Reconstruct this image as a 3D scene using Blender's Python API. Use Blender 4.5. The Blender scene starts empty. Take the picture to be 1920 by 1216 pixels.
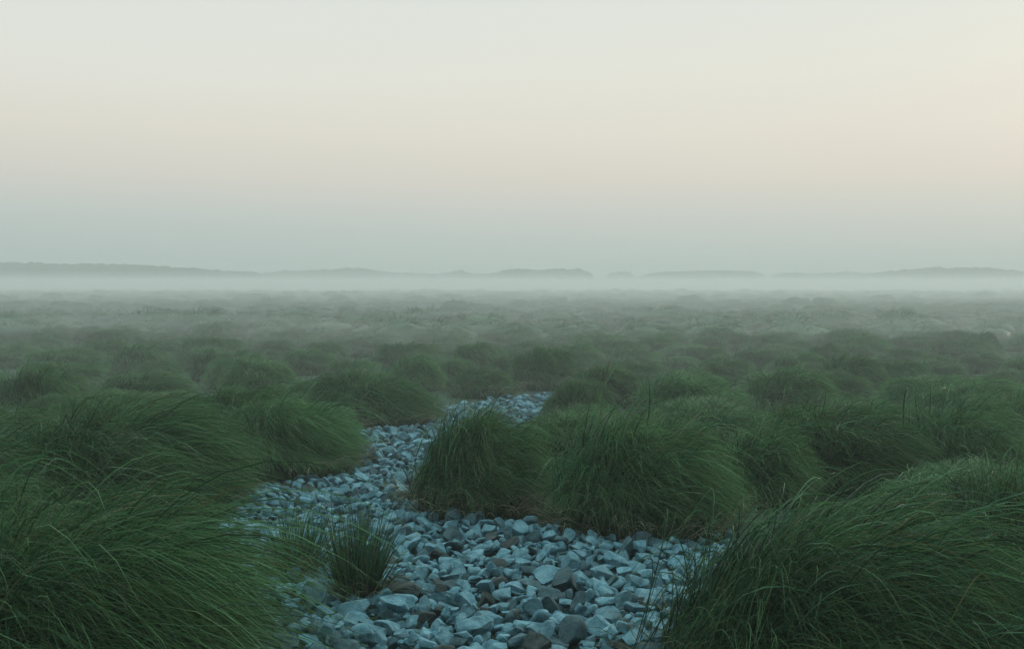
import bpy, math, random
import numpy as np

PI = math.pi
C = bpy.context.scene.collection
scene = bpy.context.scene
rng = np.random.default_rng(11)
random.seed(11)

# ------------------------------------------------------------------ camera
CAM_H = 1.6
PITCH = math.atan(80.0 / 1867.0)
F = 1867.0
cam_data = bpy.data.cameras.new("camera")
cam_data.lens = 35.0
cam_data.sensor_width = 36.0
cam_data.clip_start = 0.05
cam_data.clip_end = 9000.0
cam = bpy.data.objects.new("camera", cam_data)
C.objects.link(cam)
cam.location = (0, 0, CAM_H)
cam.rotation_euler = (PI / 2 - PITCH, 0, 0)
scene.camera = cam


def G(px, py):
    """ground point seen at a place of the 1920 x 1216 picture"""
    a, b = (px - 960.0) / F, (608.0 - py) / F
    y = math.cos(PITCH) + b * math.sin(PITCH)
    z = -math.sin(PITCH) + b * math.cos(PITCH)
    k = CAM_H / -z
    return (a * k, y * k)


def project(p):
    """picture coordinates (1920 x 1216) and distance of points (n,3)"""
    p = np.atleast_2d(p)
    dy, dz = p[:, 1], p[:, 2] - CAM_H
    f = dy * math.cos(PITCH) - dz * math.sin(PITCH)
    u = dy * math.sin(PITCH) + dz * math.cos(PITCH)
    f = np.maximum(f, 0.01)
    return 960 + F * p[:, 0] / f, 608 - F * u / f, f


# ------------------------------------------------------------------ helpers
def mesh_np(name, verts, quads=None, tris=None, attrs=None, smooth=True, mats=(), mat_index=None):
    me = bpy.data.meshes.new(name)
    verts = np.asarray(verts, np.float32)
    nq = 0 if quads is None else len(quads)
    nt = 0 if tris is None else len(tris)
    loops = []
    if nq:
        loops.append(np.asarray(quads, np.int32).ravel())
    if nt:
        loops.append(np.asarray(tris, np.int32).ravel())
    loops = np.concatenate(loops)
    me.vertices.add(len(verts))
    me.vertices.foreach_set("co", verts.ravel())
    me.loops.add(len(loops))
    me.loops.foreach_set("vertex_index", loops)
    me.polygons.add(nq + nt)
    starts = np.concatenate([np.arange(nq) * 4, nq * 4 + np.arange(nt) * 3]).astype(np.int32)
    me.polygons.foreach_set("loop_start", starts)
    me.polygons.foreach_set("use_smooth", np.full(nq + nt, smooth, bool))
    for m in mats:
        me.materials.append(m)
    if mat_index is not None:
        me.polygons.foreach_set("material_index", np.asarray(mat_index, np.int32))
    me.update(calc_edges=True)
    for k, v in (attrs or {}).items():
        a = me.attributes.new(k, 'FLOAT', 'POINT')
        a.data.foreach_set("value", np.asarray(v, np.float32))
    me.validate()
    return me


def link(name, me, parent=None, loc=None, kind=None, label=None, cat=None, group=None):
    o = bpy.data.objects.new(name, me)
    C.objects.link(o)
    if parent is not None:
        o.parent = parent
    if loc is not None:
        o.location = loc
    if kind:
        o['kind'] = kind
    if label:
        o['label'] = label
    if cat:
        o['category'] = cat
    if group:
        o['group'] = group
    return o


def new_mat(name):
    m = bpy.data.materials.new(name)
    m.use_nodes = True
    m.node_tree.nodes.clear()
    return m, m.node_tree.nodes, m.node_tree.links


def ramp(nodes, stops, interp='LINEAR'):
    r = nodes.new('ShaderNodeValToRGB')
    r.color_ramp.interpolation = interp
    els = r.color_ramp.elements
    els[0].position, els[0].color = stops[0][0], (*stops[0][1], 1)
    els[1].position, els[1].color = stops[-1][0], (*stops[-1][1], 1)
    for p, c in stops[1:-1]:
        e = els.new(p)
        e.color = (*c, 1)
    return r


def lin(r, g, b):
    f = lambda v: (v / 255 / 12.92) if v <= 10 else ((v / 255 + 0.055) / 1.055) ** 2.4
    return (f(r), f(g), f(b))


# ------------------------------------------------------------------ materials
def grass_material(name, base, mid, tip, straw, straw_amount=0.08, rough=0.5, spread=(0.30, 1.95)):
    """blade colour: along the blade (attribute t), from blade to blade (rnd) and clump to clump"""
    m, n, l = new_mat(name)
    out = n.new('ShaderNodeOutputMaterial')
    at = n.new('ShaderNodeAttribute'); at.attribute_name = 't'
    ar = n.new('ShaderNodeAttribute'); ar.attribute_name = 'rnd'
    oi = n.new('ShaderNodeObjectInfo')
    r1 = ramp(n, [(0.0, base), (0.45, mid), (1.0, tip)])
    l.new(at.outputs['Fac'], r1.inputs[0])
    hsv = n.new('ShaderNodeHueSaturation')
    mh = n.new('ShaderNodeMapRange'); mh.inputs[3].default_value = 0.47; mh.inputs[4].default_value = 0.53
    l.new(ar.outputs['Fac'], mh.inputs[0])
    l.new(mh.outputs[0], hsv.inputs['Hue'])
    mul = n.new('ShaderNodeMath'); mul.operation = 'MULTIPLY'; mul.inputs[1].default_value = 7.31
    l.new(ar.outputs['Fac'], mul.inputs[0])
    fr = n.new('ShaderNodeMath'); fr.operation = 'FRACT'
    l.new(mul.outputs[0], fr.inputs[0])
    mv = n.new('ShaderNodeMapRange'); mv.inputs[3].default_value = spread[0]; mv.inputs[4].default_value = spread[1]
    l.new(fr.outputs[0], mv.inputs[0])
    ov = n.new('ShaderNodeMapRange'); ov.inputs[3].default_value = 0.82; ov.inputs[4].default_value = 1.18
    l.new(oi.outputs['Random'], ov.inputs[0])
    vv = n.new('ShaderNodeMath'); vv.operation = 'MULTIPLY'
    l.new(mv.outputs[0], vv.inputs[0]); l.new(ov.outputs[0], vv.inputs[1])
    l.new(vv.outputs[0], hsv.inputs['Value'])
    l.new(r1.outputs[0], hsv.inputs['Color'])
    # a few blades are dry
    gt = n.new('ShaderNodeMath'); gt.operation = 'GREATER_THAN'; gt.inputs[1].default_value = 1.0 - straw_amount
    mul2 = n.new('ShaderNodeMath'); mul2.operation = 'MULTIPLY'; mul2.inputs[1].default_value = 23.7
    l.new(ar.outputs['Fac'], mul2.inputs[0])
    fr2 = n.new('ShaderNodeMath'); fr2.operation = 'FRACT'
    l.new(mul2.outputs[0], fr2.inputs[0])
    l.new(fr2.outputs[0], gt.inputs[0])
    mx = n.new('ShaderNodeMixRGB')
    l.new(gt.outputs[0], mx.inputs[0]); l.new(hsv.outputs[0], mx.inputs[1]); mx.inputs[2].default_value = (*straw, 1)
    bs = n.new('ShaderNodeBsdfPrincipled')
    bs.inputs['Roughness'].default_value = rough
    bs.inputs['Specular IOR Level'].default_value = 0.35
    l.new(mx.outputs[0], bs.inputs['Base Color'])
    tr = n.new('ShaderNodeBsdfTranslucent')
    l.new(mx.outputs[0], tr.inputs['Color'])
    ms = n.new('ShaderNodeMixShader'); ms.inputs[0].default_value = 0.22
    l.new(bs.outputs[0], ms.inputs[1]); l.new(tr.outputs[0], ms.inputs[2])
    l.new(ms.outputs[0], out.inputs['Surface'])
    return m


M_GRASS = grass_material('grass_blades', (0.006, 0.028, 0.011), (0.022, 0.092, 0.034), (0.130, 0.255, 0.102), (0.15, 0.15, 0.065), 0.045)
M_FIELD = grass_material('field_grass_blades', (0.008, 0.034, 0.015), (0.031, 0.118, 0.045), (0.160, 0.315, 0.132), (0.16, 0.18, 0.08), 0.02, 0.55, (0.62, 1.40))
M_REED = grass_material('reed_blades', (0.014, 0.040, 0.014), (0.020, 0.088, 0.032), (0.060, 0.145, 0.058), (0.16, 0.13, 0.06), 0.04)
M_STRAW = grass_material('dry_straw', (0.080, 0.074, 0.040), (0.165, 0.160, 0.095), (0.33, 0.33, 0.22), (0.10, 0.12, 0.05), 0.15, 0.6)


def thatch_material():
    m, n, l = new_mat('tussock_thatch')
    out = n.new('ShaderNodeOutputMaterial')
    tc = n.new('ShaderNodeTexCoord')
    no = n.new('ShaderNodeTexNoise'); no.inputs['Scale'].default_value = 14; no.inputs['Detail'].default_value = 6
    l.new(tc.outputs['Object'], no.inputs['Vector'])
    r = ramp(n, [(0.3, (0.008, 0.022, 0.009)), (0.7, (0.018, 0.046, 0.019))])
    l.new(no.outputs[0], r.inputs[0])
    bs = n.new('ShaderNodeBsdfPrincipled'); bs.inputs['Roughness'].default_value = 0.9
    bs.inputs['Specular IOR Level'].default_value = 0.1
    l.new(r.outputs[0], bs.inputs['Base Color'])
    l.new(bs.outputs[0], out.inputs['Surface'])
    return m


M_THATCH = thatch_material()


def ground_material():
    m, n, l = new_mat('marsh_ground')
    out = n.new('ShaderNodeOutputMaterial')
    tc = n.new('ShaderNodeTexCoord')
    n1 = n.new('ShaderNodeTexNoise'); n1.inputs['Scale'].default_value = 0.5; n1.inputs['Detail'].default_value = 8
    n2 = n.new('ShaderNodeTexNoise'); n2.inputs['Scale'].default_value = 18; n2.inputs['Detail'].default_value = 6
    l.new(tc.outputs['Object'], n1.inputs['Vector']); l.new(tc.outputs['Object'], n2.inputs['Vector'])
    r1 = ramp(n, [(0.35, (0.014, 0.052, 0.024)), (0.65, (0.024, 0.078, 0.036))])
    r2 = ramp(n, [(0.35, (0.015, 0.032, 0.016)), (0.65, (0.028, 0.072, 0.034))])
    l.new(n1.outputs[0], r1.inputs[0]); l.new(n2.outputs[0], r2.inputs[0])
    mx = n.new('ShaderNodeMixRGB'); mx.inputs[0].default_value = 0.45
    l.new(r1.outputs[0], mx.inputs[1]); l.new(r2.outputs[0], mx.inputs[2])
    bp = n.new('ShaderNodeBump'); bp.inputs['Strength'].default_value = 0.6; bp.inputs['Distance'].default_value = 0.03
    l.new(n2.outputs[0], bp.inputs['Height'])
    bs = n.new('ShaderNodeBsdfPrincipled'); bs.inputs['Roughness'].default_value = 0.95
    l.new(mx.outputs[0], bs.inputs['Base Color']); l.new(bp.outputs[0], bs.inputs['Normal'])
    l.new(bs.outputs[0], out.inputs['Surface'])
    return m


def stone_material(name, lo, mid, hi, from_attr):
    m, n, l = new_mat(name)
    out = n.new('ShaderNodeOutputMaterial')
    tc = n.new('ShaderNodeTexCoord')
    if from_attr:
        at = n.new('ShaderNodeAttribute'); at.attribute_name = 'rnd'
        rnd = at.outputs['Fac']
    else:
        oi = n.new('ShaderNodeObjectInfo')
        rnd = oi.outputs['Random']
    mul = n.new('ShaderNodeMath'); mul.operation = 'MULTIPLY'; mul.inputs[1].default_value = 61.0
    l.new(rnd, mul.inputs[0])
    comb = n.new('ShaderNodeCombineXYZ')
    for i in range(3):
        l.new(mul.outputs[0], comb.inputs[i])
    add = n.new('ShaderNodeVectorMath'); add.operation = 'ADD'
    geo = n.new('ShaderNodeNewGeometry')
    src = geo.outputs['Position'] if from_attr else tc.outputs['Object']
    sc_ = 1.0 if from_attr else 0.12
    scl = n.new('ShaderNodeVectorMath'); scl.operation = 'SCALE'; scl.inputs['Scale'].default_value = sc_
    l.new(src, scl.inputs[0])
    l.new(scl.outputs[0], add.inputs[0]); l.new(comb.outputs[0], add.inputs[1])
    big = n.new('ShaderNodeTexNoise'); big.inputs['Scale'].default_value = 14; big.inputs['Detail'].default_value = 5
    fine = n.new('ShaderNodeTexNoise'); fine.inputs['Scale'].default_value = 110; fine.inputs['Detail'].default_value = 5; fine.inputs['Roughness'].default_value = 0.7
    pits = n.new('ShaderNodeTexVoronoi'); pits.inputs['Scale'].default_value = 75
    for t in (big, fine, pits):
        l.new(add.outputs[0], t.inputs['Vector'])
    r = ramp(n, [(0.28, lo), (0.5, mid), (0.75, hi)])
    l.new(big.outputs[0], r.inputs[0])
    rf = ramp(n, [(0.32, (0.42, 0.42, 0.42)), (0.56, (1.0, 1.0, 1.0))])
    l.new(fine.outputs[0], rf.inputs[0])
    mx = n.new('ShaderNodeMixRGB'); mx.blend_type = 'MULTIPLY'; mx.inputs[0].default_value = 0.9
    l.new(r.outputs[0], mx.inputs[1]); l.new(rf.outputs[0], mx.inputs[2])
    # rusty / lichen patches
    rr = ramp(n, [(0.62, (0, 0, 0)), (0.72, (1, 1, 1))])
    big2 = n.new('ShaderNodeTexNoise'); big2.inputs['Scale'].default_value = 9; big2.inputs['Detail'].default_value = 6
    sh = n.new('ShaderNodeVectorMath'); sh.operation = 'ADD'; sh.inputs[1].default_value = (7.3, 1.9, 4.4)
    l.new(add.outputs[0], sh.inputs[0]); l.new(sh.outputs[0], big2.inputs['Vector'])
    l.new(big2.outputs[0], rr.inputs[0])
    mu2 = n.new('ShaderNodeMath'); mu2.operation = 'MULTIPLY'; mu2.inputs[1].default_value = 0.3
    l.new(rr.outputs[0], mu2.inputs[0])
    mx2 = n.new('ShaderNodeMixRGB'); mx2.inputs[2].default_value = (0.11, 0.105, 0.08, 1)
    l.new(mu2.outputs[0], mx2.inputs[0]); l.new(mx.outputs[0], mx2.inputs[1])
    rv = ramp(n, [(0.10, (0.35, 0.35, 0.35)), (0.22, (1, 1, 1))])
    l.new(pits.outputs['Distance'], rv.inputs[0])
    mx4 = n.new('ShaderNodeMixRGB'); mx4.blend_type = 'MULTIPLY'; mx4.inputs[0].default_value = 0.35
    l.new(mx2.outputs[0], mx4.inputs[1]); l.new(rv.outputs[0], mx4.inputs[2])
    mr = n.new('ShaderNodeMapRange'); mr.inputs[3].default_value = 0.75; mr.inputs[4].default_value = 1.15
    l.new(rnd, mr.inputs[0])
    mx3 = n.new('ShaderNodeVectorMath'); mx3.operation = 'SCALE'
    l.new(mx4.outputs[0], mx3.inputs[0]); l.new(mr.outputs[0], mx3.inputs['Scale'])
    hsum = n.new('ShaderNodeMath'); hsum.operation = 'MULTIPLY_ADD'; hsum.inputs[1].default_value = 0.35
    l.new(fine.outputs[0], hsum.inputs[0]); l.new(big.outputs[0], hsum.inputs[2])
    bp = n.new('ShaderNodeBump'); bp.inputs['Strength'].default_value = 0.9; bp.inputs['Distance'].default_value = 0.014
    l.new(hsum.outputs[0], bp.inputs['Height'])
    bs = n.new('ShaderNodeBsdfPrincipled'); bs.inputs['Roughness'].default_value = 0.72
    bs.inputs['Specular IOR Level'].default_value = 0.3
    l.new(mx3.outputs[0], bs.inputs['Base Color']); l.new(bp.outputs[0], bs.inputs['Normal'])
    l.new(bs.outputs[0], out.inputs['Surface'])
    return m


STONE_COL = {
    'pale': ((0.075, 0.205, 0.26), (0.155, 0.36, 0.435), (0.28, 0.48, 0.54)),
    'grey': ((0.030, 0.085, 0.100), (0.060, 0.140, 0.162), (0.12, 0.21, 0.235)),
    'brown': ((0.030, 0.050, 0.050), (0.055, 0.085, 0.082), (0.10, 0.135, 0.128)),
}
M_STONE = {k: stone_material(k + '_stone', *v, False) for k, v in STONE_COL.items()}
M_STONE_S = {k: stone_material(k + '_stone_bed', *v, True) for k, v in STONE_COL.items()}


def hill_material():
    m, n, l = new_mat('wooded_hill')
    out = n.new('ShaderNodeOutputMaterial')
    tc = n.new('ShaderNodeTexCoord')
    no = n.new('ShaderNodeTexNoise'); no.inputs['Scale'].default_value = 0.12; no.inputs['Detail'].default_value = 8
    l.new(tc.outputs['Object'], no.inputs['Vector'])
    r = ramp(n, [(0.35, (0.020, 0.034, 0.018)), (0.65, (0.048, 0.068, 0.034))])
    l.new(no.outputs[0], r.inputs[0])
    bs = n.new('ShaderNodeBsdfPrincipled'); bs.inputs['Roughness'].default_value = 0.95
    l.new(r.outputs[0], bs.inputs['Base Color'])
    l.new(bs.outputs[0], out.inputs['Surface'])
    return m


M_HILL = hill_material()

# ------------------------------------------------------------------ ground
GX = 4200.0
gm = mesh_np('ground', [(-GX, -400, 0), (GX, -400, 0), (GX, 6000, 0), (-GX, 6000, 0)], quads=[(0, 1, 2, 3)], mats=[ground_material()])
link('ground', gm, kind='structure')

# ------------------------------------------------------------------ grass generator
def blades(r, n, R0, L, width, wind, segs=5, lean=(0.03, 0.42), droop=(1.3, 2.5), stiff=0.10, ljit=0.22, ex=1.0, gust=0.35, zmin=0.0, cen=(0, 0), out=0.8):
    """n ribbon blades rooted in a disc; each rises, leans outward and arches over down the wind"""
    ang = r.uniform(0, 2 * PI, n)
    rr = np.sqrt(r.uniform(0, 1, n))
    rad = np.stack([np.cos(ang), np.sin(ang), np.zeros(n)], 1)
    root = rad * (rr * R0)[:, None]
    root[:, 0] = root[:, 0] * ex + cen[0]
    root[:, 1] += cen[1]
    w = np.array([wind[0], wind[1], 0.0])
    h = rad * (out * (0.25 + 0.75 * rr))[:, None] + w * (1 + r.normal(0, 0.3, n))[:, None]
    nz = r.normal(0, gust, (n, 3)); nz[:, 2] = 0
    h = h + nz
    hl = np.linalg.norm(h, axis=1)
    h = h / (hl[:, None] + 1e-6)
    le = lean[0] + (lean[1] - lean[0]) * rr ** 1.3 + r.normal(0, 0.07, n)
    ka = r.uniform(droop[0], droop[1], n) * np.clip(0.55 + 0.45 * hl, 0.6, 1.15)
    pw = r.uniform(1.5, 2.5, n)
    st = r.uniform(0, 1, n) < stiff
    ka[st] *= 0.35
    Ln = L * np.clip(r.normal(0.84, ljit, n), 0.35, 1.25) * (1 - 0.18 * rr)
    Ln[st] *= 1.08
    side = r.normal(0, 1, (n, 3)); side[:, 2] *= 0.3
    wob = r.normal(0, 0.16, (n, 3)); wob[:, 2] = 0
    P = [root]
    p = root.copy()
    D = []
    for k in range(segs):
        t = (k + 0.5) / segs
        ph = ka * t ** pw
        d = np.array([0, 0, 1.0])[None] * np.cos(ph)[:, None] + h * np.sin(ph)[:, None] + rad * (le * (1 - 0.6 * t))[:, None] + wob * t
        d /= np.linalg.norm(d, axis=1)[:, None]
        p = p + d * (Ln / segs)[:, None]
        p[:, 2] = np.maximum(p[:, 2], zmin + 0.01)
        P.append(p.copy()); D.append(d)
    D.append(d)
    P = np.array(P); D = np.array(D)
    S = np.cross(D, side[None]); S /= np.linalg.norm(S, axis=2)[:, :, None] + 1e-9
    tt = np.linspace(0, 1, segs + 1)
    prof = (0.75 + 0.5 * tt - 1.18 * tt ** 2.2).clip(0.05)
    wv = width * (0.7 + 0.6 * r.uniform(0, 1, n))
    off = S * (0.5 * wv[None, :, None] * prof[:, None, None])
    V = np.stack([P - off, P + off], 2)            # segs+1, n, 2, 3
    V = V.transpose(1, 0, 2, 3)                    # n, segs+1, 2, 3
    verts = V.reshape(-1, 3)
    k = 2 * (segs + 1)
    b = (np.arange(n) * k)[:, None]
    q = []
    for s in range(segs):
        q.append(np.stack([b[:, 0] + 2 * s, b[:, 0] + 2 * s + 1, b[:, 0] + 2 * s + 3, b[:, 0] + 2 * s + 2], 1))
    quads = np.stack(q, 1).reshape(-1, 4)
    t_at = np.tile(np.repeat(tt, 2), n)
    rn = np.repeat(r.uniform(0, 1, n), k)
    return verts, quads, t_at, rn


def dome(r, rx, ry, h, shift, nu=18, nv=7):
    """inner mat of old leaves that closes the heart of the tussock"""
    vs = []
    for j in range(nv):
        a = j / nv * PI / 2
        for i in range(nu):
            u = 2 * PI * i / nu
            k = 1 + r.normal(0, 0.07)
            z = math.sin(a) * h * k
            vs.append((math.cos(u) * math.cos(a) * rx * k + shift[0] * z / h, math.sin(u) * math.cos(a) * ry * k + shift[1] * z / h, z))
    vs.append((shift[0], shift[1], h))
    qs, ts = [], []
    for j in range(nv - 1):
        for i in range(nu):
            qs.append((j * nu + i, j * nu + (i + 1) % nu, (j + 1) * nu + (i + 1) % nu, (j + 1) * nu + i))
    top = (nv - 1) * nu
    for i in range(nu):
        ts.append((top + i, top + (i + 1) % nu, nv * nu))
    return np.array(vs), np.array(qs), np.array(ts)


def combine(parts):
    """parts: (verts, quads, tris or None, t, rnd, mat)"""
    V, Q, T, A, B, mq, mt = [], [], [], [], [], [], []
    o = 0
    for v, q, t, a, b, m in parts:
        V.append(v); A.append(a); B.append(b)
        if q is not None and len(q):
            Q.append(q + o); mq.append(np.full(len(q), m))
        if t is not None and len(t):
            T.append(t + o); mt.append(np.full(len(t), m))
        o += len(v)
    Q = np.concatenate(Q) if Q else None
    T = np.concatenate(T) if T else None
    return np.concatenate(V), Q, T, np.concatenate(A), np.concatenate(B), np.concatenate(mq + mt)


def ribbon(r, P, width, prof):
    """flat tapering ribbons along the curves P (k points, n blades, 3)"""
    k, n = P.shape[:2]
    D = np.gradient(P, axis=0)
    side = r.normal(0, 1, (n, 3)); side[:, 2] *= 0.35
    S = np.cross(D, side[None]); S /= np.linalg.norm(S, axis=2)[:, :, None] + 1e-9
    wv = width * r.uniform(0.65, 1.4, n)
    off = S * (0.5 * wv[None, :, None] * prof[:, None, None])
    verts = np.stack([P - off, P + off], 2).transpose(1, 0, 2, 3).reshape(-1, 3)
    b = np.arange(n) * 2 * k
    quads = np.stack([np.stack([b + 2 * q, b + 2 * q + 1, b + 2 * q + 3, b + 2 * q + 2], 1) for q in range(k - 1)], 1).reshape(-1, 4)
    t_at = np.tile(np.repeat(np.linspace(0, 1, k), 2), n)
    rn = np.repeat(r.uniform(0, 1, n), 2 * k)
    return verts, quads, t_at, rn


def mound(r, n, R, H, width, shear, wind, segs=6, ex=1.0, stray=0.05, loose=0.07, low=0.02):
    """blades that rise from a narrow foot, arch over and lie combed along a dome"""
    az = r.uniform(0, 2 * PI, n)
    sz = low + (0.985 - low) * r.uniform(0, 1, n) ** 0.85          # height of the tip on the dome, 0..1
    cz = np.sqrt(1 - sz ** 2)
    lumps = np.ones(n)
    for q in range(4):
        lumps += 0.055 * np.sin(az * (q + 1) + r.uniform(0, 6)) + 0.04 * np.sin(sz * 4 * (q + 1) + 2 * az + r.uniform(0, 6))
    sc = lumps * (1 + r.normal(0, loose, n))
    sc[r.uniform(0, 1, n) < stray] *= r.uniform(1.06, 1.32)
    tip = np.stack([np.cos(az) * cz * R * ex * sc, np.sin(az) * cz * R * sc, np.maximum(sz * H * sc, 0.015)], 1)
    # the tip is carried on down the wind, the foot stays
    foot = np.stack([np.cos(az) * cz * R * ex * 0.42, np.sin(az) * cz * R * 0.42, np.zeros(n)], 1)
    foot[:, :2] += r.normal(0, R * 0.13, (n, 2))
    foot[:, 0] -= wind[0] * R * 0.30 * ex
    foot[:, 1] -= wind[1] * R * 0.30
    hz = np.minimum(H * 1.02, np.maximum(tip[:, 2] * r.uniform(1.25, 1.6, n), H * (0.42 + 0.5 * sz)))
    ctl = 0.60 * foot + 0.40 * tip
    ctl[:, 2] = hz * sc * r.uniform(1.05, 1.25, n)
    ctl[:, :2] += r.normal(0, R * 0.08, (n, 2))
    w = np.stack([wind[0] * (1 + r.normal(0, 0.45, n)), wind[1] + r.normal(0, 0.35, n) * (0.3 + abs(wind[0])), np.zeros(n)], 1)
    tip = tip + w * (R * 0.30 * (0.35 + 0.65 * sz))[:, None]
    tip[:, 2] -= 0.10 * H * np.abs(wind[0]) * np.clip(np.cos(az), 0, 1)
    tip[:, 2] = np.maximum(tip[:, 2], 0.012)
    ts = np.linspace(0, 1, segs + 1)[:, None, None]
    P = (1 - ts) ** 2 * foot[None] + 2 * ts * (1 - ts) * ctl[None] + ts ** 2 * tip[None]
    wob = r.normal(0, 0.018, (n, 3))
    P = P + wob[None] * np.sin(PI * 1.7 * ts)
    P[:, :, 0] += shear * P[:, :, 2]
    P[1:, :, 2] = np.maximum(P[1:, :, 2], 0.01)
    tt = np.linspace(0, 1, segs + 1)
    return ribbon(r, P, width, (0.75 + 0.5 * tt - 1.18 * tt ** 2.2).clip(0.06))


def tussock_mesh(name, seed, n, H, R, width, wind=(0.5, 0.05), segs=5, ex=1.0, coarse=0, shear=0.1, stray=0.05, loose=0.07, mat=None, low=0.02):
    r = np.random.default_rng(seed)
    parts = []
    v, q, t, rn = mound(r, n, R, H * 0.97, width, shear, wind, segs, ex, stray, loose, low)
    parts.append((v, q, None, t, rn, 0))
    if coarse:
        # long loose blades that stand off the mound and bow over
        v, q, t, rn = mound(r, coarse, R * 1.10, H * 1.07, width * 1.35, shear * 1.1, (wind[0] * 1.3, wind[1]), segs + 2, ex, 0.15, 0.11, 0.2)
        parts.append((v, q, None, t, rn * 0.5 + 0.5, 0))
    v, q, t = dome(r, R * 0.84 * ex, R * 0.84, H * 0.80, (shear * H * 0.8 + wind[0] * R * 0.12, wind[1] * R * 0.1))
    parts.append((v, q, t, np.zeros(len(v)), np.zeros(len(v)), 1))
    V, Q, T, A, B, mi = combine(parts)
    return mesh_np(name, V, Q, T, {'t': A, 'rnd': B}, mats=[mat or M_GRASS, M_THATCH], mat_index=mi)


def straw_mesh(name, seed, n, R, L, wind=(0.15, -0.1), width=0.004, ex=1.0):
    r = np.random.default_rng(seed)
    ang = r.uniform(0, 2 * PI, n)
    v, q, t, rn = blades(r, n, R, L, width, wind, 5, lean=(0.3, 1.1), droop=(1.6, 3.0), stiff=0.05, ljit=0.35, ex=ex, gust=0.8)
    return mesh_np(name, v, q, None, {'t': t, 'rnd': rn}, mats=[M_STRAW])


WIND = (0.75, 0.06)

# ------------------------------------------------------------------ the stone bed's outline (ground points)
PATH = [(360, 1400), (420, 1300), (470, 1216), (500, 1120), (470, 1010), (450, 920), (600, 905), (690, 885), (650, 815), (700, 808), (800, 806), (838, 788), (845, 768),
        (950, 750), (1040, 741), (1075, 745), (1050, 765), (950, 800), (880, 830), (860, 900), (800, 975), (980, 995), (1180, 1010), (1430, 1025), (1370, 1100), (1350, 1216), (1370, 1300), (1420, 1400)]
POLY = np.array([G(*p) for p in PATH])


def inside(pts, poly=POLY):
    x, y = pts[:, 0], pts[:, 1]
    c = np.zeros(len(pts), bool)
    j = len(poly) - 1
    for i in range(len(poly)):
        xi, yi, xj, yj = *poly[i], *poly[j]
        k = ((yi > y) != (yj > y)) & (x < (xj - xi) * (y - yi) / (yj - yi + 1e-12) + xi)
        c ^= k
        j = i
    return c


def poly_dist(pts, poly=POLY):
    d = np.full(len(pts), 1e9)
    for i in range(len(poly)):
        a, b = poly[i - 1], poly[i]
        ab = b - a
        t = np.clip(((pts - a) @ ab) / (ab @ ab), 0, 1)
        d = np.minimum(d, np.linalg.norm(pts - (a + t[:, None] * ab), axis=1))
    return d


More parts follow.
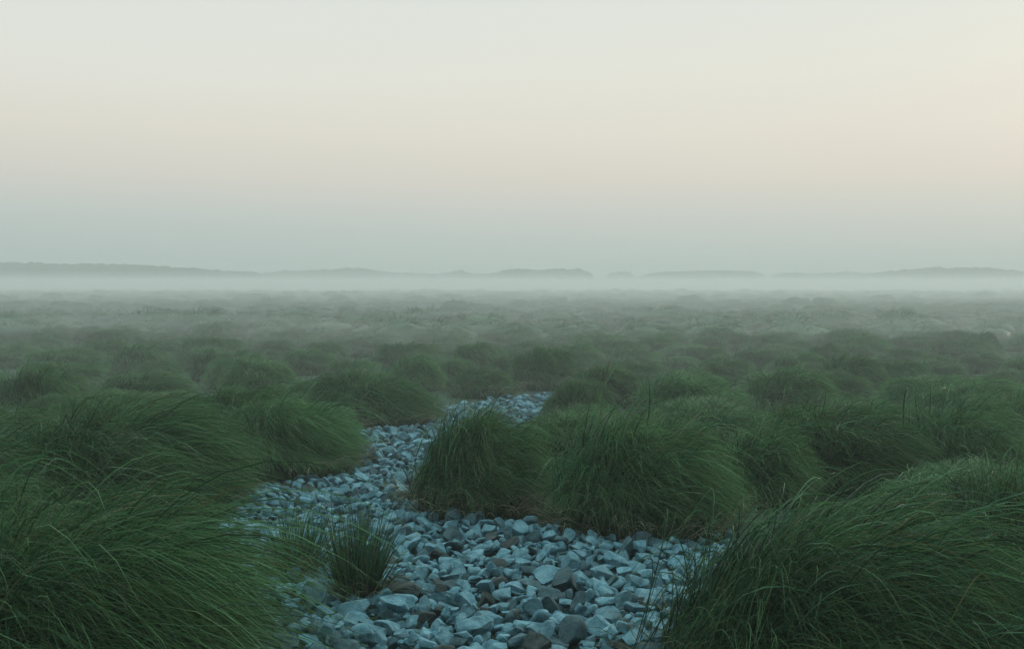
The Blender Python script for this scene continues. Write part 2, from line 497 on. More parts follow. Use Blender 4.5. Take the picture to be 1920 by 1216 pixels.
# ------------------------------------------------------------------ near tussocks, one by one
# (px, py of the middle of its foot, height, half width, depth-to-width stretch, blades, wind, shear, loose coarse blades, straw, label)
HEROES = [
    (118, 1310, 0.70, 0.72, 1.05, 10500, 0.9, 0.12, 1200, 0, 'largest coarse grass tussock, filling the near corner left of the stones'),
    (-190, 1200, 0.74, 0.60, 1.0, 4500, 0.6, 0.1, 500, 0, 'coarse tussock mostly outside the frame at the left edge'),
    (232, 955, 0.66, 0.74, 1.08, 14000, 0.8, 0.12, 500, 250, 'broad green tussock leaning over the stones, behind the corner tussock'),
    (-60, 985, 0.62, 0.60, 1.0, 5500, 0.6, 0.1, 300, 0, 'rounded grass tussock at the left frame edge behind the corner tussock'),
    (535, 880, 0.62, 0.64, 1.05, 9500, 0.75, 0.06, 250, 450, 'domed tussock with straw foot where the stone path narrows on its left bank'),
    (430, 842, 0.60, 0.52, 1.0, 5500, 0.5, 0.05, 200, 0, 'grass tussock just behind the domed tussock on the left bank'),
    (210, 832, 0.53, 0.66, 1.05, 5500, 0.4, 0.05, 150, 0, 'dark fronted tussock in the left field behind the broad leaning tussock'),
    (5, 875, 0.50, 0.52, 1.0, 4500, 0.6, 0.1, 150, 0, 'bright tipped tussock half cut by the left frame edge'),
    (698, 793, 0.58, 0.76, 1.06, 6500, 0.35, 0.05, 150, 450, 'wide round tussock with brown foot at the inner bend of the stone path'),
    (618, 818, 0.34, 0.34, 1.0, 3000, 0.4, 0.05, 80, 120, 'low small tussock squeezed in front of the wide round one at the bend'),
    (888, 957, 0.67, 0.46, 1.0, 10500, 0.75, 0.16, 350, 800, 'tall windswept tussock with dry skirt standing in the middle of the stones'),
    (1195, 988, 0.73, 0.56, 1.08, 13000, 0.75, 0.16, 450, 900, 'big windswept tussock with straw skirt right of the central tall one'),
    (1430, 935, 0.54, 0.42, 1.0, 5500, 0.7, 0.1, 200, 0, 'dark arching tussock behind the shaded stones right of centre'),
    (1515, 1280, 0.66, 0.61, 1.05, 10500, 0.95, 0.30, 1500, 600, 'coarse bright tussock arching right beside the near right stones'),
    (1790, 1330, 0.50, 0.46, 1.0, 5500, 0.9, 0.2, 700, 0, 'low flattened tussock at the bottom right edge of the picture'),
    (1960, 1330, 0.52, 0.34, 1.0, 2600, 0.5, 0.2, 500, 0, 'sparse upright tussock in the bottom right corner'),
    (1895, 1090, 0.58, 0.46, 1.0, 6000, 0.3, 0.0, 500, 0, 'short bristly tussock at the right frame edge'),
    (1550, 903, 0.66, 0.72, 1.08, 9000, 0.4, 0.06, 250, 0, 'wide dark tussock behind the coarse bright one on the right'),
    (1790, 900, 0.64, 0.66, 1.0, 8000, 0.5, 0.06, 250, 0, 'rounded tussock adjoining the wide dark one on its right'),
    (1285, 790, 0.55, 0.68, 1.05, 6000, 0.55, 0.1, 120, 0, 'windswept tussock in the right field behind the two skirted ones'),
    (1130, 760, 0.52, 0.48, 1.0, 4500, 0.4, 0.06, 80, 100, 'domed tussock at the far right bank where the path vanishes'),
    (1090, 832, 0.40, 0.36, 1.0, 4000, 0.5, 0.08, 120, 80, 'pale tipped tussock peeping over the central tall tussock'),
    (1475, 772, 0.53, 0.62, 1.0, 5000, 0.4, 0.05, 80, 0, 'dark shaded tussock in the middle of the right field'),
    (1775, 778, 0.46, 0.80, 1.15, 6000, 0.4, 0.04, 80, 0, 'long low dark tussock in the right field'),
    (1925, 845, 0.56, 0.5, 1.0, 4500, 0.4, 0.05, 80, 0, 'dark tussock cut by the right frame edge in midfield'),
    (1590, 735, 0.52, 0.6, 1.0, 4000, 0.4, 0.04, 50, 0, 'half hidden dark tussock behind the long low one'),
    (65, 783, 0.59, 0.52, 1.0, 5000, 0.3, 0.03, 80, 0, 'very dark dome shaped tussock near the left frame edge'),
    (490, 745, 0.50, 0.58, 1.0, 4500, 0.3, 0.03, 50, 0, 'dark round tussock left of the wide one at the bend'),
    (395, 712, 0.50, 0.34, 1.0, 3000, 0.3, 0.0, 50, 0, 'narrow dark upright tussock in the left midfield'),
    (255, 700, 0.52, 0.60, 1.0, 3500, 0.3, 0.03, 50, 0, 'dark mounded tussock left of the narrow upright one'),
    (893, 700, 0.60, 0.52, 1.0, 3500, 0.3, 0.03, 50, 0, 'dark round tussock beyond the far end of the stone path'),
    (1012, 727, 0.62, 0.52, 1.0, 4500, 0.3, 0.03, 80, 120, 'tall dark tussock behind the far end of the stone path'),
    (905, 742, 0.40, 0.46, 1.0, 4000, 0.3, 0.03, 80, 160, 'low brown footed tussock on the back edge of the path'),
    (775, 730, 0.52, 0.52, 1.0, 4000, 0.3, 0.03, 80, 0, 'soft rounded tussock behind the inner bend of the path'),
    (1840, 668, 0.56, 0.48, 1.0, 3500, 0.2, 0.0, 50, 0, 'tall dark tussock standing out in the misty right field'),
    (1545, 640, 0.50, 0.7, 1.0, 3000, 0.2, 0.0, 30, 0, 'broad dark tussock far off in the misty right field'),
    (1345, 648, 0.52, 0.6, 1.0, 3000, 0.2, 0.0, 30, 0, 'dark far tussock in front of the mist bank right of centre'),
    (400, 645, 0.54, 0.7, 1.0, 3000, 0.2, 0.0, 30, 0, 'dark far tussock in front of the mist bank on the left'),
    (230, 650, 0.50, 0.7, 1.0, 3000, 0.2, 0.0, 30, 0, 'low far dark tussock left of the other misty left ones'),
    (665, 625, 0.52, 0.8, 1.0, 3000, 0.2, 0.0, 30, 0, 'broad far tussock fading into the mist left of centre'),
]
hero_xy = []
for i, (px, py, H, R, ex, n, wx, shear, co, st, lab) in enumerate(HEROES):
    x, y = G(px, py)
    hero_xy.append((x, y, R))
    dist = math.hypot(x, y)
    H *= 0.87 if dist < 9 else (0.90 if dist < 16 else 0.82)
    width = max(0.0042, 0.00072 * dist)
    n = int(n * (1.15 if dist < 8.6 else 1.5))
    segs = 8 if dist < 6 else (7 if dist < 9 else 5)
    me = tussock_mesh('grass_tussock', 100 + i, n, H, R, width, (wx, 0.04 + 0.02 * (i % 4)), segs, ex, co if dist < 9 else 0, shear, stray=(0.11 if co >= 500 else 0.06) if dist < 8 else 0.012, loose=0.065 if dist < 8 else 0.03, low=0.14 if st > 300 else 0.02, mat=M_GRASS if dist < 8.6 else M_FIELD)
    if st:
        o = link('grass_tussock', None, loc=(x, y, 0), label=lab, cat='grass tussock')
        link('blades', me, o)
        sm = straw_mesh('straw_skirt', 500 + i, int(st * 1.25), R * 0.95, 0.40, width=max(0.0042, 0.00075 * dist), ex=ex)
        link('straw_skirt', sm, o)
    else:
        link('grass_tussock', me, loc=(x, y, 0), label=lab, cat='grass tussock')

# the two small reed tufts among the stones
def tuft(px, py, H, n, seed, label):
    x, y = G(px, py)
    r = np.random.default_rng(seed)
    parts = []
    v, q, t, rn = blades(r, n, 0.085, H * 1.12, 0.0055, (0.35, 0.1), 6, lean=(0.02, 0.38), droop=(0.1, 0.8), stiff=0.4, ljit=0.25)
    parts.append((v, q, None, t, rn, 0))
    v, q, t, rn = blades(r, n // 4, 0.12, H * 0.9, 0.005, (0.5, 0.0), 6, lean=(0.2, 0.6), droop=(0.8, 1.9), stiff=0.1, ljit=0.3)
    parts.append((v, q, None, t, rn, 0))
    V, Q, T, A, B, mi = combine(parts)
    me = mesh_np('reed_tuft', V, Q, T, {'t': A, 'rnd': B}, mats=[M_REED], mat_index=mi)
    o = link('reed_tuft', None, loc=(x, y, 0.02), label=label, cat='reed tuft')
    link('blades', me, o)
    link('straw_skirt', straw_mesh('straw_skirt', seed + 1, 130, 0.13, 0.30, (0.1, -0.2), 0.0045), o)
    hero_xy.append((x, y, 0.05))


tuft(556, 1086, 0.38, 260, 71, 'thin reed tuft at the left rim of the stones beside the broad leaning tussock')
tuft(672, 1128, 0.42, 460, 73, 'fuller green reed tuft with brown foot growing out of the near stones')

# ------------------------------------------------------------------ the field's other tussocks
protos = [tussock_mesh('grass_tussock', 900 + k, 8500, 0.54, 0.60, 0.0065, (0.15 + 0.05 * k, 0.05 - 0.02 * k), 5, coarse=0, shear=0.015 * k, stray=0.008, loose=0.028, mat=M_FIELD) for k in range(7)]
cand = []
placed = [(x, y, R * 0.95) for x, y, R in hero_xy]
tries = 0
pts = np.array([(p[0], p[1]) for p in placed])
rad = np.array([p[2] for p in placed])
LIM = 258
mid = []
NEAR_Y, MID_Y = 6.0, 27.0
while tries < 30000 and len(mid) < LIM:
    tries += 1
    y = math.sqrt(rng.uniform(NEAR_Y ** 2, MID_Y ** 2))
    x = rng.uniform(-1, 1) * (y * 0.515 + 0.9)
    R = rng.uniform(0.44, 0.84)
    p = np.array([[x, y]])
    if inside(p)[0] or poly_dist(p)[0] < R * 1.0:
        continue
    if np.min(np.hypot(pts[:, 0] - x, pts[:, 1] - y) - (rad + R) * 1.04) < 0:
        continue
    pts = np.vstack([pts, p]); rad = np.append(rad, R)
    mid.append((x, y, R))
for i, (x, y, R) in enumerate(mid):
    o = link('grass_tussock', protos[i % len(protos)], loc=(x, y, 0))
    s = R / 0.60
    hz = s ** 0.4 * rng.uniform(0.55, 0.95) * (1.0 if y < 12 else 0.88)
    o.scale = (s, s, hz)
    o.rotation_euler = (0, 0, rng.uniform(-0.45, 0.45))
    side = 'left' if x < -0.18 * y else ('right' if x > 0.18 * y else 'middle')
    zone = ('in the near field' if y < 10 else 'in the misty midfield' if y < 15 else 'in the hazy far field')
    size = 'broad' if R > 0.72 else ('small' if R < 0.58 else 'medium sized')
    o['label'] = f"{size} soft green tussock {zone}, {side} part among many alike"
    o['category'] = 'grass tussock'
    o['group'] = 'tussocks scattered over the misty field'

# ------------------------------------------------------------------ far tussocks as one mass
far_parts = []
r = np.random.default_rng(77)
yy = MID_Y - 0.6
n_far = 0
cells = []
while yy < 135:
    step = 1.62 + yy * 0.008
    w = yy * 0.56 + 6
    for x in np.arange(-w, w, step * 1.05):
        cells.append((x + r.uniform(-0.45, 0.45) * step, yy + r.uniform(-0.45, 0.45) * step))
    yy += step
for x, y in cells:
    nb = int(np.clip(9000 / y, 30, 330)) if y < 42 else 22
    R = r.uniform(0.55, 1.15)
    H = (0.24 + 0.26 * R) * r.uniform(0.8, 1.2) * (1.35 if r.uniform() < 0.12 else 1)
    wd = 0.00055 * y
    v, q, t, rn = mound(r, nb, R, H, wd, 0.0, (0.2, 0.05), 3, 1.0, 0.005, 0.03)
    v = v + np.array([x, y, 0])
    far_parts.append((v, q, None, t * 0.62, rn, 0))
    dv, dq, dt = dome(r, R * 0.97, R * 0.97, H * 0.90, (0.06, 0), 14, 6)
    far_parts.append((dv + np.array([x, y, 0]), dq, dt, np.full(len(dv), 0.46), np.full(len(dv), r.choice((0.05, 0.09, 0.2, 0.33, 0.47))), 0))
V, Q, T, A, B, mi = combine(far_parts)
link('far_grass', mesh_np('far_grass', V, Q, T, {'t': A, 'rnd': B}, mats=[M_FIELD], mat_index=mi), kind='stuff',
     label='countless grass tussocks of the far field melting into the mist', cat='grass')

# low meadow grass that fills the ground between the tussocks
r = np.random.default_rng(5)
n_low = 26000
y = np.sqrt(r.uniform(4.0 ** 2, 24.0 ** 2, n_low * 2)); x = r.uniform(-1, 1, n_low * 2) * (y * 0.53 + 0.8)
P2 = np.stack([x, y], 1)
keep = (~inside(P2)) & (poly_dist(P2) > 0.08)
P2 = P2[keep][:n_low]
v, q, t, rn = blades(r, len(P2), 0.001, 0.20, 0.008, (0.5, 0.1), 3, lean=(0.1, 0.3), droop=(0.8, 2.2), ljit=0.3)
k = len(v) // len(P2)
v = v + np.repeat(np.column_stack([P2, np.zeros(len(P2))]), k, 0)
link('meadow_grass', mesh_np('meadow_grass', v, q, None, {'t': t, 'rnd': rn}, mats=[M_GRASS]), kind='stuff', label='low grass filling the ground between the tussocks', cat='grass')

# ------------------------------------------------------------------ stones
def ico(sub):
    t = (1 + 5 ** 0.5) / 2
    v = np.array([(-1, t, 0), (1, t, 0), (-1, -t, 0), (1, -t, 0), (0, -1, t), (0, 1, t), (0, -1, -t), (0, 1, -t), (t, 0, -1), (t, 0, 1), (-t, 0, -1), (-t, 0, 1)], float)
    v /= np.linalg.norm(v[0])
    f = [(0, 11, 5), (0, 5, 1), (0, 1, 7), (0, 7, 10), (0, 10, 11), (1, 5, 9), (5, 11, 4), (11, 10, 2), (10, 7, 6), (7, 1, 8), (3, 9, 4), (3, 4, 2), (3, 2, 6), (3, 6, 8), (3, 8, 9), (4, 9, 5), (2, 4, 11), (6, 2, 10), (8, 6, 7), (9, 8, 1)]
    v = [tuple(p) for p in v]
    for _ in range(sub):
        cache, nf = {}, []
        def midp(a, b):
            key = (min(a, b), max(a, b))
            if key not in cache:
                m = np.array(v[a]) + np.array(v[b]); m /= np.linalg.norm(m)
                v.append(tuple(m)); cache[key] = len(v) - 1
            return cache[key]
        for a, b, c in f:
            ab, bc, ca = midp(a, b), midp(b, c), midp(c, a)
            nf += [(a, ab, ca), (b, bc, ab), (c, ca, bc), (ab, bc, ca)]
        f = nf
    return np.array(v), np.array(f)


ICO4, ICO2 = ico(4), ico(2)


def stone_verts(seed, V, F, shape=None):
    """a chipped stone of half-length 1: a ball cut by planes, edges worn round"""
    r = np.random.default_rng(seed)
    sx, sy, sz = shape or (1.0, r.uniform(0.58, 0.90), r.uniform(0.33, 0.58))
    p = V.copy()
    for _ in range(int(r.integers(7, 11))):
        nrm = r.normal(0, 1, 3); nrm /= np.linalg.norm(nrm)
        h = r.uniform(0.36, 0.70)
        s = p @ nrm
        over = np.maximum(s - h, 0)
        p = p - over[:, None] * nrm * 0.97
    # worn edges: a little smoothing along the mesh
    nb = [[] for _ in range(len(p))]
    for a, b, c in F:
        nb[a] += [b, c]; nb[b] += [a, c]; nb[c] += [a, b]
    it = 1 if len(p) > 1000 else 0
    mx = max(len(q) for q in nb)
    idx = np.array([q + [i] * (mx - len(q)) for i, q in enumerate(nb)])
    for _ in range(it):
        p = p * 0.5 + p[idx].mean(1) * 0.5
    # coarse lumps
    for k in range(5):
        dv = r.normal(0, 1, 3) * r.uniform(2.5, 6.0)
        p = p * (1 + 0.018 * np.sin(V @ dv + r.uniform(0, 6)))[:, None]
    p = p * np.array([sx, sy, sz])
    return p / np.abs(p[:, 0]).max()


NV = 26
stone_me = {}
stone_lo = []
for k in range(NV):
    hi = stone_verts(3000 + k, *ICO4)
    stone_lo.append(stone_verts(3000 + k, *ICO2))
    for cname, mt in M_STONE.items():
        pass
    stone_me[k] = hi
dims = [(np.abs(stone_me[k][:, 1]).max(), np.abs(stone_me[k][:, 2]).max()) for k in range(NV)]
_cache = {}


def stone_mesh(k, c):
    if (k, c) not in _cache:
        _cache[(k, c)] = mesh_np('stone', stone_me[k], None, ICO4[1], mats=[M_STONE[c]])
    return _cache[(k, c)]


r = np.random.default_rng(21)
x0, x1 = POLY[:, 0].min() - 0.2, POLY[:, 0].max() + 0.2
y0, y1 = POLY[:, 1].min() - 0.2, POLY[:, 1].max() + 0.2
CELL = 0.012
hm = np.zeros((int((y1 - y0) / CELL) + 2, int((x1 - x0) / CELL) + 2))
from mathutils import Euler, Matrix, Vector


def settle(x, y, a, k, rot, c, grow=0.0):
    """rest a stone on what already lies there; returns its height and updates the relief"""
    b, ch = dims[k][0] * a, dims[k][1] * a
    R = max(a, b)
    i0, i1 = int((y - R - y0) / CELL), int((y + R - y0) / CELL) + 1
    j0, j1 = int((x - R - x0) / CELL), int((x + R - x0) / CELL) + 1
    i0, j0 = max(i0, 0), max(j0, 0)
    sub = hm[i0:i1, j0:j1]
    if sub.size == 0:
        return None
    gy = (np.arange(i0, i0 + sub.shape[0]) + 0.5) * CELL + y0 - y
    gx = (np.arange(j0, j0 + sub.shape[1]) + 0.5) * CELL + x0 - x
    XX, YY = np.meshgrid(gx, gy)
    cs, sn = math.cos(rot), math.sin(rot)
    u, v = (XX * cs + YY * sn) / a, (-XX * sn + YY * cs) / b
    e = 1 - u * u - v * v
    m = e > 0.02
    if not m.any():
        return None
    z = np.percentile(sub[m], 55) + ch * 0.45
    # slope of what lies below tips the stone
    A = np.column_stack([XX[m], YY[m], np.ones(m.sum())])
    g = np.linalg.lstsq(A, sub[m], rcond=None)[0]
    top = z + ch * np.sqrt(np.clip(e, 0, 1)) * 0.9
    sub[m] = np.maximum(sub[m], top[m])
    return z, float(np.clip(g[0], -0.6, 0.6)), float(np.clip(g[1], -0.6, 0.6))


def pick_color(rr):
    q = rr.uniform()
    return 'pale' if q < 0.78 else ('grey' if q < 0.97 else 'brown')


stones = []          # (x, y, z, a, k, matrix, colour)
# named stones first, then the rest around them
SPECIAL = [
    (590, 1150, 0.088, 'pale', 4, (1.0, 0.72, 0.6), (0.0, -1.05, 1.2), 'egg shaped pale stone standing upright at the foot of the reed tuft'),
    (843, 1000, 0.078, 'pale', 7, None, None, 'pale block stone resting against the central tussock skirt'),
    (893, 1050, 0.085, 'pale', 9, (1.0, 0.6, 0.32), None, 'flat pale slab lying in front of the central tussock'),
    (980, 1052, 0.075, 'pale', 12, None, None, 'squarish veined pale stone left of the straw skirted big tussock'),
    (872, 1108, 0.055, 'pale', 15, (1.0, 0.5, 0.22), (0.5, 0.35, -0.5), 'thin white flake tilted among the near stones'),
    (760, 1125, 0.090, 'brown', 18, None, None, 'dark speckled stone right of the fuller reed tuft'),
    (830, 1138, 0.075, 'pale', 20, (1.0, 0.72, 0.62), None, 'smooth rounded pale stone near the dark speckled one'),
    (890, 1200, 0.090, 'pale', 2, (1.0, 0.75, 0.62), None, 'large pale domed stone at the bottom centre of the stone bed'),
    (1130, 1192, 0.085, 'pale', 5, (1.0, 0.8, 0.66), None, 'cube like pale stone with dark side on the near right stones'),
    (735, 1170, 0.085, 'pale', 8, (1.0, 0.5, 0.45), (0, 0.1, 0.1), 'long pale brick shaped stone on the near left stones'),
    (800, 1172, 0.080, 'brown', 11, (1.0, 0.55, 0.4), (0.3, 0.2, 0.5), 'long dark tilted stone next to the brick shaped pale one'),
    (915, 1135, 0.065, 'brown', 14, (1.0, 0.8, 0.8), (0.3, 0.5, 0), 'dark pointed stone standing up in the middle of the near stones'),
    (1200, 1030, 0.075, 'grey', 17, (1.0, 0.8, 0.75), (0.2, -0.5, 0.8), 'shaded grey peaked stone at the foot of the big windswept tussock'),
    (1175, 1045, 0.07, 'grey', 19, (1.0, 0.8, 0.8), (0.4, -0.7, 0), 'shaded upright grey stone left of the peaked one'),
    (665, 1160, 0.085, 'pale', 21, (1.0, 0.7, 0.6), None, 'wide pale stone just below the fuller reed tuft'),
    (1080, 1095, 0.08, 'pale', 23, (1.0, 0.62, 0.45), None, 'wide flat pale stone in the middle of the right stones'),
]
special_xy = []
for (px, py, a, c, k, shp, eul, lab) in SPECIAL:
    x, y = G(px, py)
    special_xy.append((x, y, a, c, k, shp, eul, lab))

area_n = 5200
# base of small fillers, then the visible stones with low places filled first
def scatter(n, lo, hi, tag):
    P = np.column_stack([r.uniform(x0, x1, n), r.uniform(y0, y1, n)])
    P = P[inside(P)]
    for x, y in P:
        a = float(np.clip(r.lognormal(math.log((lo * hi) ** 0.5), 0.30), lo, hi))
        best = None
        for _ in range(6 if tag == 'main' else 1):
            xx, yy = x + r.normal(0, 0.08), y + r.normal(0, 0.08)
            i, j = int((yy - y0) / CELL), int((xx - x0) / CELL)
            w = max(1, int(a * 0.8 / CELL))
            s = hm[max(i - w, 0):i + w + 1, max(j - w, 0):j + w + 1]
            h = s.mean() if s.size else 9
            if best is None or h < best[0]:
                best = (h, xx, yy)
        _, xx, yy = best
        if tag == 'main' and any((xx - s[0]) ** 2 + (yy - s[1]) ** 2 < (s[2] * 0.85 + a * 0.5) ** 2 for s in special_xy):
            continue
        k = int(r.integers(NV)); rot = r.uniform(0, 2 * PI)
        q = settle(xx, yy, a, k, rot, None)
        if q is None:
            continue
        stones.append((xx, yy, q[0], a, k, rot, q[1], q[2], pick_color(r), tag))


scatter(9000, 0.022, 0.045, 'base')
for (x, y, a, c, k, shp, eul, lab) in special_xy:
    q = settle(x, y, a, k, 0.2, None)
    base = stone_verts(7000 + k, *ICO4, shape=shp)
    me = mesh_np('stone', base, None, ICO4[1], mats=[M_STONE[c]])
    o = link('stone', me, loc=(x, y, q[0] + (0.02 if eul else 0.012)), label=lab, cat='stone', group='stones of the stone path')
    o.scale = (a, a, a)
    o.rotation_euler = eul if eul else (0.15, -0.1, 0.2 + 0.1 * (k % 5))
    if eul and abs(eul[1]) > 0.9:
        o.location.z = 0.11
scatter(10400, 0.030, 0.078, 'main')

# the largest in view become things of their own, the rest is one bed
sx_, sy_, sd_ = project(np.array([(s[0], s[1], s[2]) for s in stones]))
order = []
for i, s in enumerate(stones):
    i0, j0 = int((s[1] - y0) / CELL), int((s[0] - x0) / CELL)
    topness = s[2] + dims[s[4]][1] * s[3] * 0.6 - hm[min(i0, hm.shape[0] - 1), min(j0, hm.shape[1] - 1)]
    vis = s[9] == 'main' and 430 < sx_[i] < 1440 and sy_[i] < 1230 and topness > -0.02
    order.append((s[3] / sd_[i] if vis else 0, i))
order.sort(reverse=True)
own = {i for q, i in order[:300 - len(SPECIAL)] if q > 0}


def stone_label(i, c, a, k):
    px, py = sx_[i], sy_[i]
    flat = dims[k][1] < 0.5
    shape = 'flattish' if flat else 'chunky'
    size = 'large' if a > 0.060 else ('small' if a < 0.045 else 'middling')
    col = {'pale': 'pale blue grey', 'grey': 'mid grey', 'brown': 'very dark'}[c]
    if py > 1150:
        z = 'near the bottom edge of the stone bed'
    elif px < 720:
        z = 'around the reed tufts'
    elif px > 1230:
        z = 'beside the coarse bright right tussock'
    elif py < 1060:
        z = 'below the two skirted middle tussocks'
    elif px < 980:
        z = 'between the fuller reed tuft and bed centre'
    else:
        z = 'in the right half of the near bed'
    return f"{size} {shape} {col} stone {z}"


bed = {'v': [], 'f': [], 'r': [], 'm': []}
off = 0
CI = {'pale': 0, 'grey': 1, 'brown': 2}
tilt_r = np.random.default_rng(8)
for i, (x, y, z, a, k, rot, gx, gy, c, tag) in enumerate(stones):
    tx, ty = gy + tilt_r.normal(0, 0.34), -gx + tilt_r.normal(0, 0.34)
    Mx = Euler((tx, ty, 0)).to_matrix() @ Euler((0, 0, rot)).to_matrix()
    if i in own:
        o = link('stone', stone_mesh(k, c), loc=(x, y, z), label=stone_label(i, c, a, k), cat='stone', group='stones of the stone path')
        o.rotation_euler = Mx.to_euler()
        o.scale = (a, a, a)
    else:
        v = (stone_lo[k] * a) @ np.array(Mx).T + np.array([x, y, z])
        bed['v'].append(v); bed['f'].append(ICO2[1] + off); off += len(v)
        bed['r'].append(np.full(len(v), tilt_r.uniform())); bed['m'].append(np.full(len(ICO2[1]), CI[c]))
me = mesh_np('stone_bed', np.concatenate(bed['v']), None, np.concatenate(bed['f']), {'rnd': np.concatenate(bed['r'])},
             mats=[M_STONE_S['pale'], M_STONE_S['grey'], M_STONE_S['brown']], mat_index=np.concatenate(bed['m']))
link('stone_bed', me, kind='stuff', label='bed of countless pale stones winding away between the tussocks', cat='stones')

# ------------------------------------------------------------------ wooded hills beyond the mist
HZ = 528.0
HILLS = [
    (1000, [(-500, 500), (-200, 492), (0, 493), (70, 494), (130, 496), (240, 496), (330, 502), (420, 508), (480, 512), (520, 521)]),
    (1250, [(470, 520), (500, 513), (525, 509), (600, 508), (655, 502), (690, 505), (740, 512), (830, 514), (845, 511), (862, 508), (885, 514), (930, 513), (945, 521)]),
    (1120, [(900, 520), (925, 514), (945, 508), (962, 505), (1010, 506), (1080, 506), (1100, 509), (1122, 521)]),
    (1300, [(1130, 521), (1145, 513), (1165, 509), (1180, 510), (1195, 520)]),
    (1180, [(1185, 521), (1215, 515), (1240, 511), (1300, 509), (1345, 508), (1400, 509), (1420, 512), (1438, 521)]),
    (1280, [(1440, 521), (1456, 514), (1480, 512), (1530, 514), (1580, 511), (1640, 513), (1700, 512), (1760, 520)]),
    (1080, [(1600, 521), (1650, 511), (1710, 506), (1745, 501), (1790, 503), (1850, 502), (1890, 507), (1920, 510), (2000, 508), (2200, 503), (2500, 508)]),
]
hr = np.random.default_rng(3)
for Dk, prof in HILLS:
    px = np.array([p[0] for p in prof], float); py = np.array([p[1] for p in prof], float)
    X = (px - 960) / F * Dk
    Zt = (HZ - py) / F * Dk + CAM_H
    nx = max(40, int((X[-1] - X[0]) / 2.2)); ny = 26
    xs = np.linspace(X[0], X[-1], nx)
    zt = np.interp(xs, X, Zt)
    ker = np.hanning(7); ker /= ker.sum()
    zt = np.convolve(np.pad(zt, 3, mode='edge'), ker, 'valid')
    ends = np.clip(np.minimum(xs - xs[0], xs[-1] - xs) / 6.0, 0, 1)
    vs = []
    depth = 70.0
    for j in range(ny):
        v = j / (ny - 1)
        prof_v = math.sin(PI * v) ** 0.55
        cro = hr.normal(0, 1.0, nx)
        cro = np.convolve(np.pad(cro, 1, mode='edge'), [0.25, 0.5, 0.25], 'valid') * 1.3
        z = (zt * (0.80 + 0.20 * math.sin(PI * v)) + cro * ends) * prof_v * ends - 0.6 * (1 - prof_v)
        yv = Dk + (v - 0.5) * depth * (0.35 + 0.65 * ends)
        vs.append(np.column_stack([xs, yv + hr.normal(0, 0.6, nx), z]))
    vs = np.concatenate(vs)
    a = (np.arange(ny - 1)[:, None] * nx + np.arange(nx - 1)[None]).ravel()
    quads = np.column_stack([a, a + 1, a + 1 + nx, a + nx])
    o = link('hill', mesh_np('hill', vs, quads, mats=[M_HILL]), kind='structure')
    o['group'] = 'low wooded hills on the horizon'

# ------------------------------------------------------------------ air
def air(profile, z0, hx, density, color, aniso):
    """a closed body of even air: its top follows profile [(y, z), ...]"""
    m, n, l = new_mat('haze_air')
    out = n.new('ShaderNodeOutputMaterial')
    pv = n.new('ShaderNodeVolumePrincipled')
    pv.inputs['Color'].default_value = (*color, 1)
    pv.inputs['Density'].default_value = density
    pv.inputs['Anisotropy'].default_value = aniso
    l.new(pv.outputs[0], out.inputs['Volume'])
    vs, qs = [], []
    for y, z in profile:
        vs += [(-hx, y, z0), (hx, y, z0), (hx, y, z), (-hx, y, z)]
    k = len(profile)
    for i in range(k - 1):
        a = 4 * i
        for j in range(4):
            qs.append((a + j, a + 4 + j, a + 4 + (j + 1) % 4, a + (j + 1) % 4))
    qs.append((0, 1, 2, 3))
    e = 4 * (k - 1)
    qs.append((e + 3, e + 2, e + 1, e))
    me = mesh_np('haze', vs, qs, smooth=False, mats=[m])
    return link('haze', me, kind='stuff')


air([(-500, 30.0), (6100, 30.0)], -2.2, 4300, 0.00125, (0.95, 0.97, 0.96), 0.2)
air([(-40, 2.1), (950, 2.1)], -1.4, 960, 0.0028, (0.97, 0.985, 0.975), 0.2)
# ground mist thickening over the field: (slope of its top beyond 40 m, density)
for k, (slope, dens) in enumerate([(0.0006, 0.0062), (0.0016, 0.0044), (0.0030, 0.0016), (0.0050, 0.0007), (0.0072, 0.0004), (0.0100, 0.0003)]):
    air([(6 + k, -0.85 + 0.03 * k), (8 + 3 * k, 0.1), (27 + 5 * k, 1.15), (48 + 6 * k, 1.63), (160, 1.6 + 160 * slope), (880 - 10 * k, 1.6 + 870 * slope)],
        -1.0 - 0.02 * k, 900 - 12 * k, dens, (0.955, 0.986, 0.968), 0.3)

air([(5.2, -0.7), (6.2, 0.15), (9.5, 0.95), (16, 1.40), (28, 1.50), (42, 1.0), (60, 0.15)], -0.9, 700, 0.0070, (0.935, 0.985, 0.960), 0.3)


def wisp(x, y, z, rx, ry, rz, dens):
    """a drifting patch of thicker mist"""
    v, f = ico(3)
    v = v * np.array([rx, ry, rz]) + np.array([x, y, z])
    m = bpy.data.materials.new('haze_air')
    m.use_nodes = True
    n, l = m.node_tree.nodes, m.node_tree.links
    n.clear()
    out = n.new('ShaderNodeOutputMaterial')
    pv = n.new('ShaderNodeVolumePrincipled')
    pv.inputs['Color'].default_value = (0.975, 0.985, 0.972, 1)
    pv.inputs['Density'].default_value = dens
    pv.inputs['Anisotropy'].default_value = 0.3
    l.new(pv.outputs[0], out.inputs['Volume'])
    link('haze', mesh_np('haze', v, None, f, mats=[m]), kind='stuff')


for x, y, rx, ry in [(-9, 26, 6, 2.5), (1, 31, 5, 2.2), (10, 24, 5, 2.0), (-3, 21, 3.5, 1.6), (17, 36, 8, 3), (-18, 38, 9, 3), (5, 46, 10, 4), (-24, 58, 14, 5), (24, 62, 15, 5)]:
    wisp(x, y, 0.42, rx, ry, 0.34, 0.028)

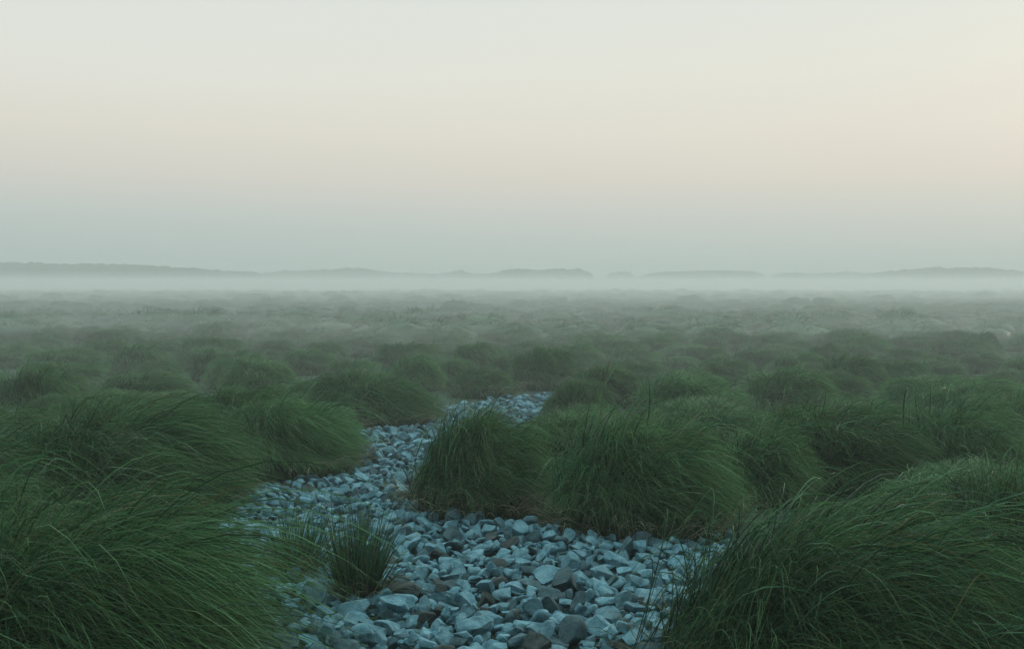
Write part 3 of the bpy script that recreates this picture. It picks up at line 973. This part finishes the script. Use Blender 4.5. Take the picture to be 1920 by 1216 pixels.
# ------------------------------------------------------------------ sky and light
SUN_EL, SUN_AZ = math.radians(12.0), math.radians(48.0)        # azimuth clockwise from the view direction (+y)
sd = Vector((math.sin(SUN_AZ) * math.cos(SUN_EL), math.cos(SUN_AZ) * math.cos(SUN_EL), math.sin(SUN_EL)))
w = bpy.data.worlds.new("World")
scene.world = w
w.use_nodes = True
n, l = w.node_tree.nodes, w.node_tree.links
n.clear()
out = n.new('ShaderNodeOutputWorld')
bg = n.new('ShaderNodeBackground')
tc = n.new('ShaderNodeTexCoord')
sep = n.new('ShaderNodeSeparateXYZ')
l.new(tc.outputs['Generated'], sep.inputs[0])
# thin dawn cloud veil: colour by height above the horizon
cool = ramp(n, [(0.0, lin(176, 188, 187)), (0.03, lin(182, 193, 191)), (0.065, lin(198, 204, 199)), (0.10, lin(217, 213, 203)), (0.145, lin(229, 223, 211)),
                (0.20, lin(231, 231, 222)), (0.27, lin(226, 229, 223)), (0.45, (1.0, 1.10, 1.09)), (1.0, (1.28, 1.76, 1.80))])
warm = ramp(n, [(0.0, lin(186, 195, 190)), (0.03, lin(195, 201, 196)), (0.065, lin(209, 209, 202)), (0.10, lin(225, 216, 204)), (0.145, lin(232, 225, 212)),
                (0.20, lin(233, 231, 219)), (0.27, lin(227, 230, 223)), (0.45, (1.02, 1.10, 1.08)), (1.0, (1.28, 1.76, 1.80))])
l.new(sep.outputs['Z'], cool.inputs[0]); l.new(sep.outputs['Z'], warm.inputs[0])
side = n.new('ShaderNodeMapRange'); side.interpolation_type = 'SMOOTHSTEP'
side.inputs[1].default_value = -0.6; side.inputs[2].default_value = 0.28
l.new(sep.outputs['X'], side.inputs[0])
veil = n.new('ShaderNodeMixRGB')
l.new(side.outputs[0], veil.inputs[0]); l.new(cool.outputs[0], veil.inputs[1]); l.new(warm.outputs[0], veil.inputs[2])
sky = n.new('ShaderNodeTexSky')
sky.sky_type = 'NISHITA'
sky.sun_disc = False
sky.sun_elevation = SUN_EL
sky.sun_rotation = SUN_AZ
sky.dust_density = 3.0
skm = n.new('ShaderNodeVectorMath'); skm.operation = 'SCALE'; skm.inputs['Scale'].default_value = 0.10
l.new(sky.outputs[0], skm.inputs[0])
mx = n.new('ShaderNodeMixRGB'); mx.inputs[0].default_value = 0.96
l.new(skm.outputs[0], mx.inputs[1]); l.new(veil.outputs[0], mx.inputs[2])
# the western sky behind the camera is still dim
dim = n.new('ShaderNodeMapRange'); dim.interpolation_type = 'SMOOTHSTEP'
dim.inputs[1].default_value = -0.75; dim.inputs[2].default_value = 0.55; dim.inputs[3].default_value = 0.26; dim.inputs[4].default_value = 1.0
l.new(sep.outputs['Y'], dim.inputs[0])
dm = n.new('ShaderNodeVectorMath'); dm.operation = 'SCALE'
l.new(mx.outputs[0], dm.inputs[0]); l.new(dim.outputs[0], dm.inputs['Scale'])
l.new(dm.outputs[0], bg.inputs['Color'])
bg.inputs['Strength'].default_value = 1.03
l.new(bg.outputs[0], out.inputs['Surface'])

sl = bpy.data.lights.new('sun', 'SUN')
sl.energy = 0.7
sl.angle = math.radians(14)
sl.color = (1.0, 0.94, 0.82)
so = bpy.data.objects.new('sun', sl)
C.objects.link(so)
so.rotation_euler = (-sd).to_track_quat('-Z', 'Y').to_euler()

# ------------------------------------------------------------------ render
vs_ = scene.view_settings
vs_.view_transform = 'Standard'
vs_.look = 'None'
vs_.exposure = 0.0
vs_.gamma = 1.0
cy = scene.cycles
cy.use_denoising = True
cy.max_bounces = 8
cy.diffuse_bounces = 3
cy.glossy_bounces = 2
cy.transmission_bounces = 3
cy.volume_bounces = 4
cy.transparent_max_bounces = 8
cy.use_adaptive_sampling = False
cy.caustics_reflective = False
cy.caustics_refractive = False
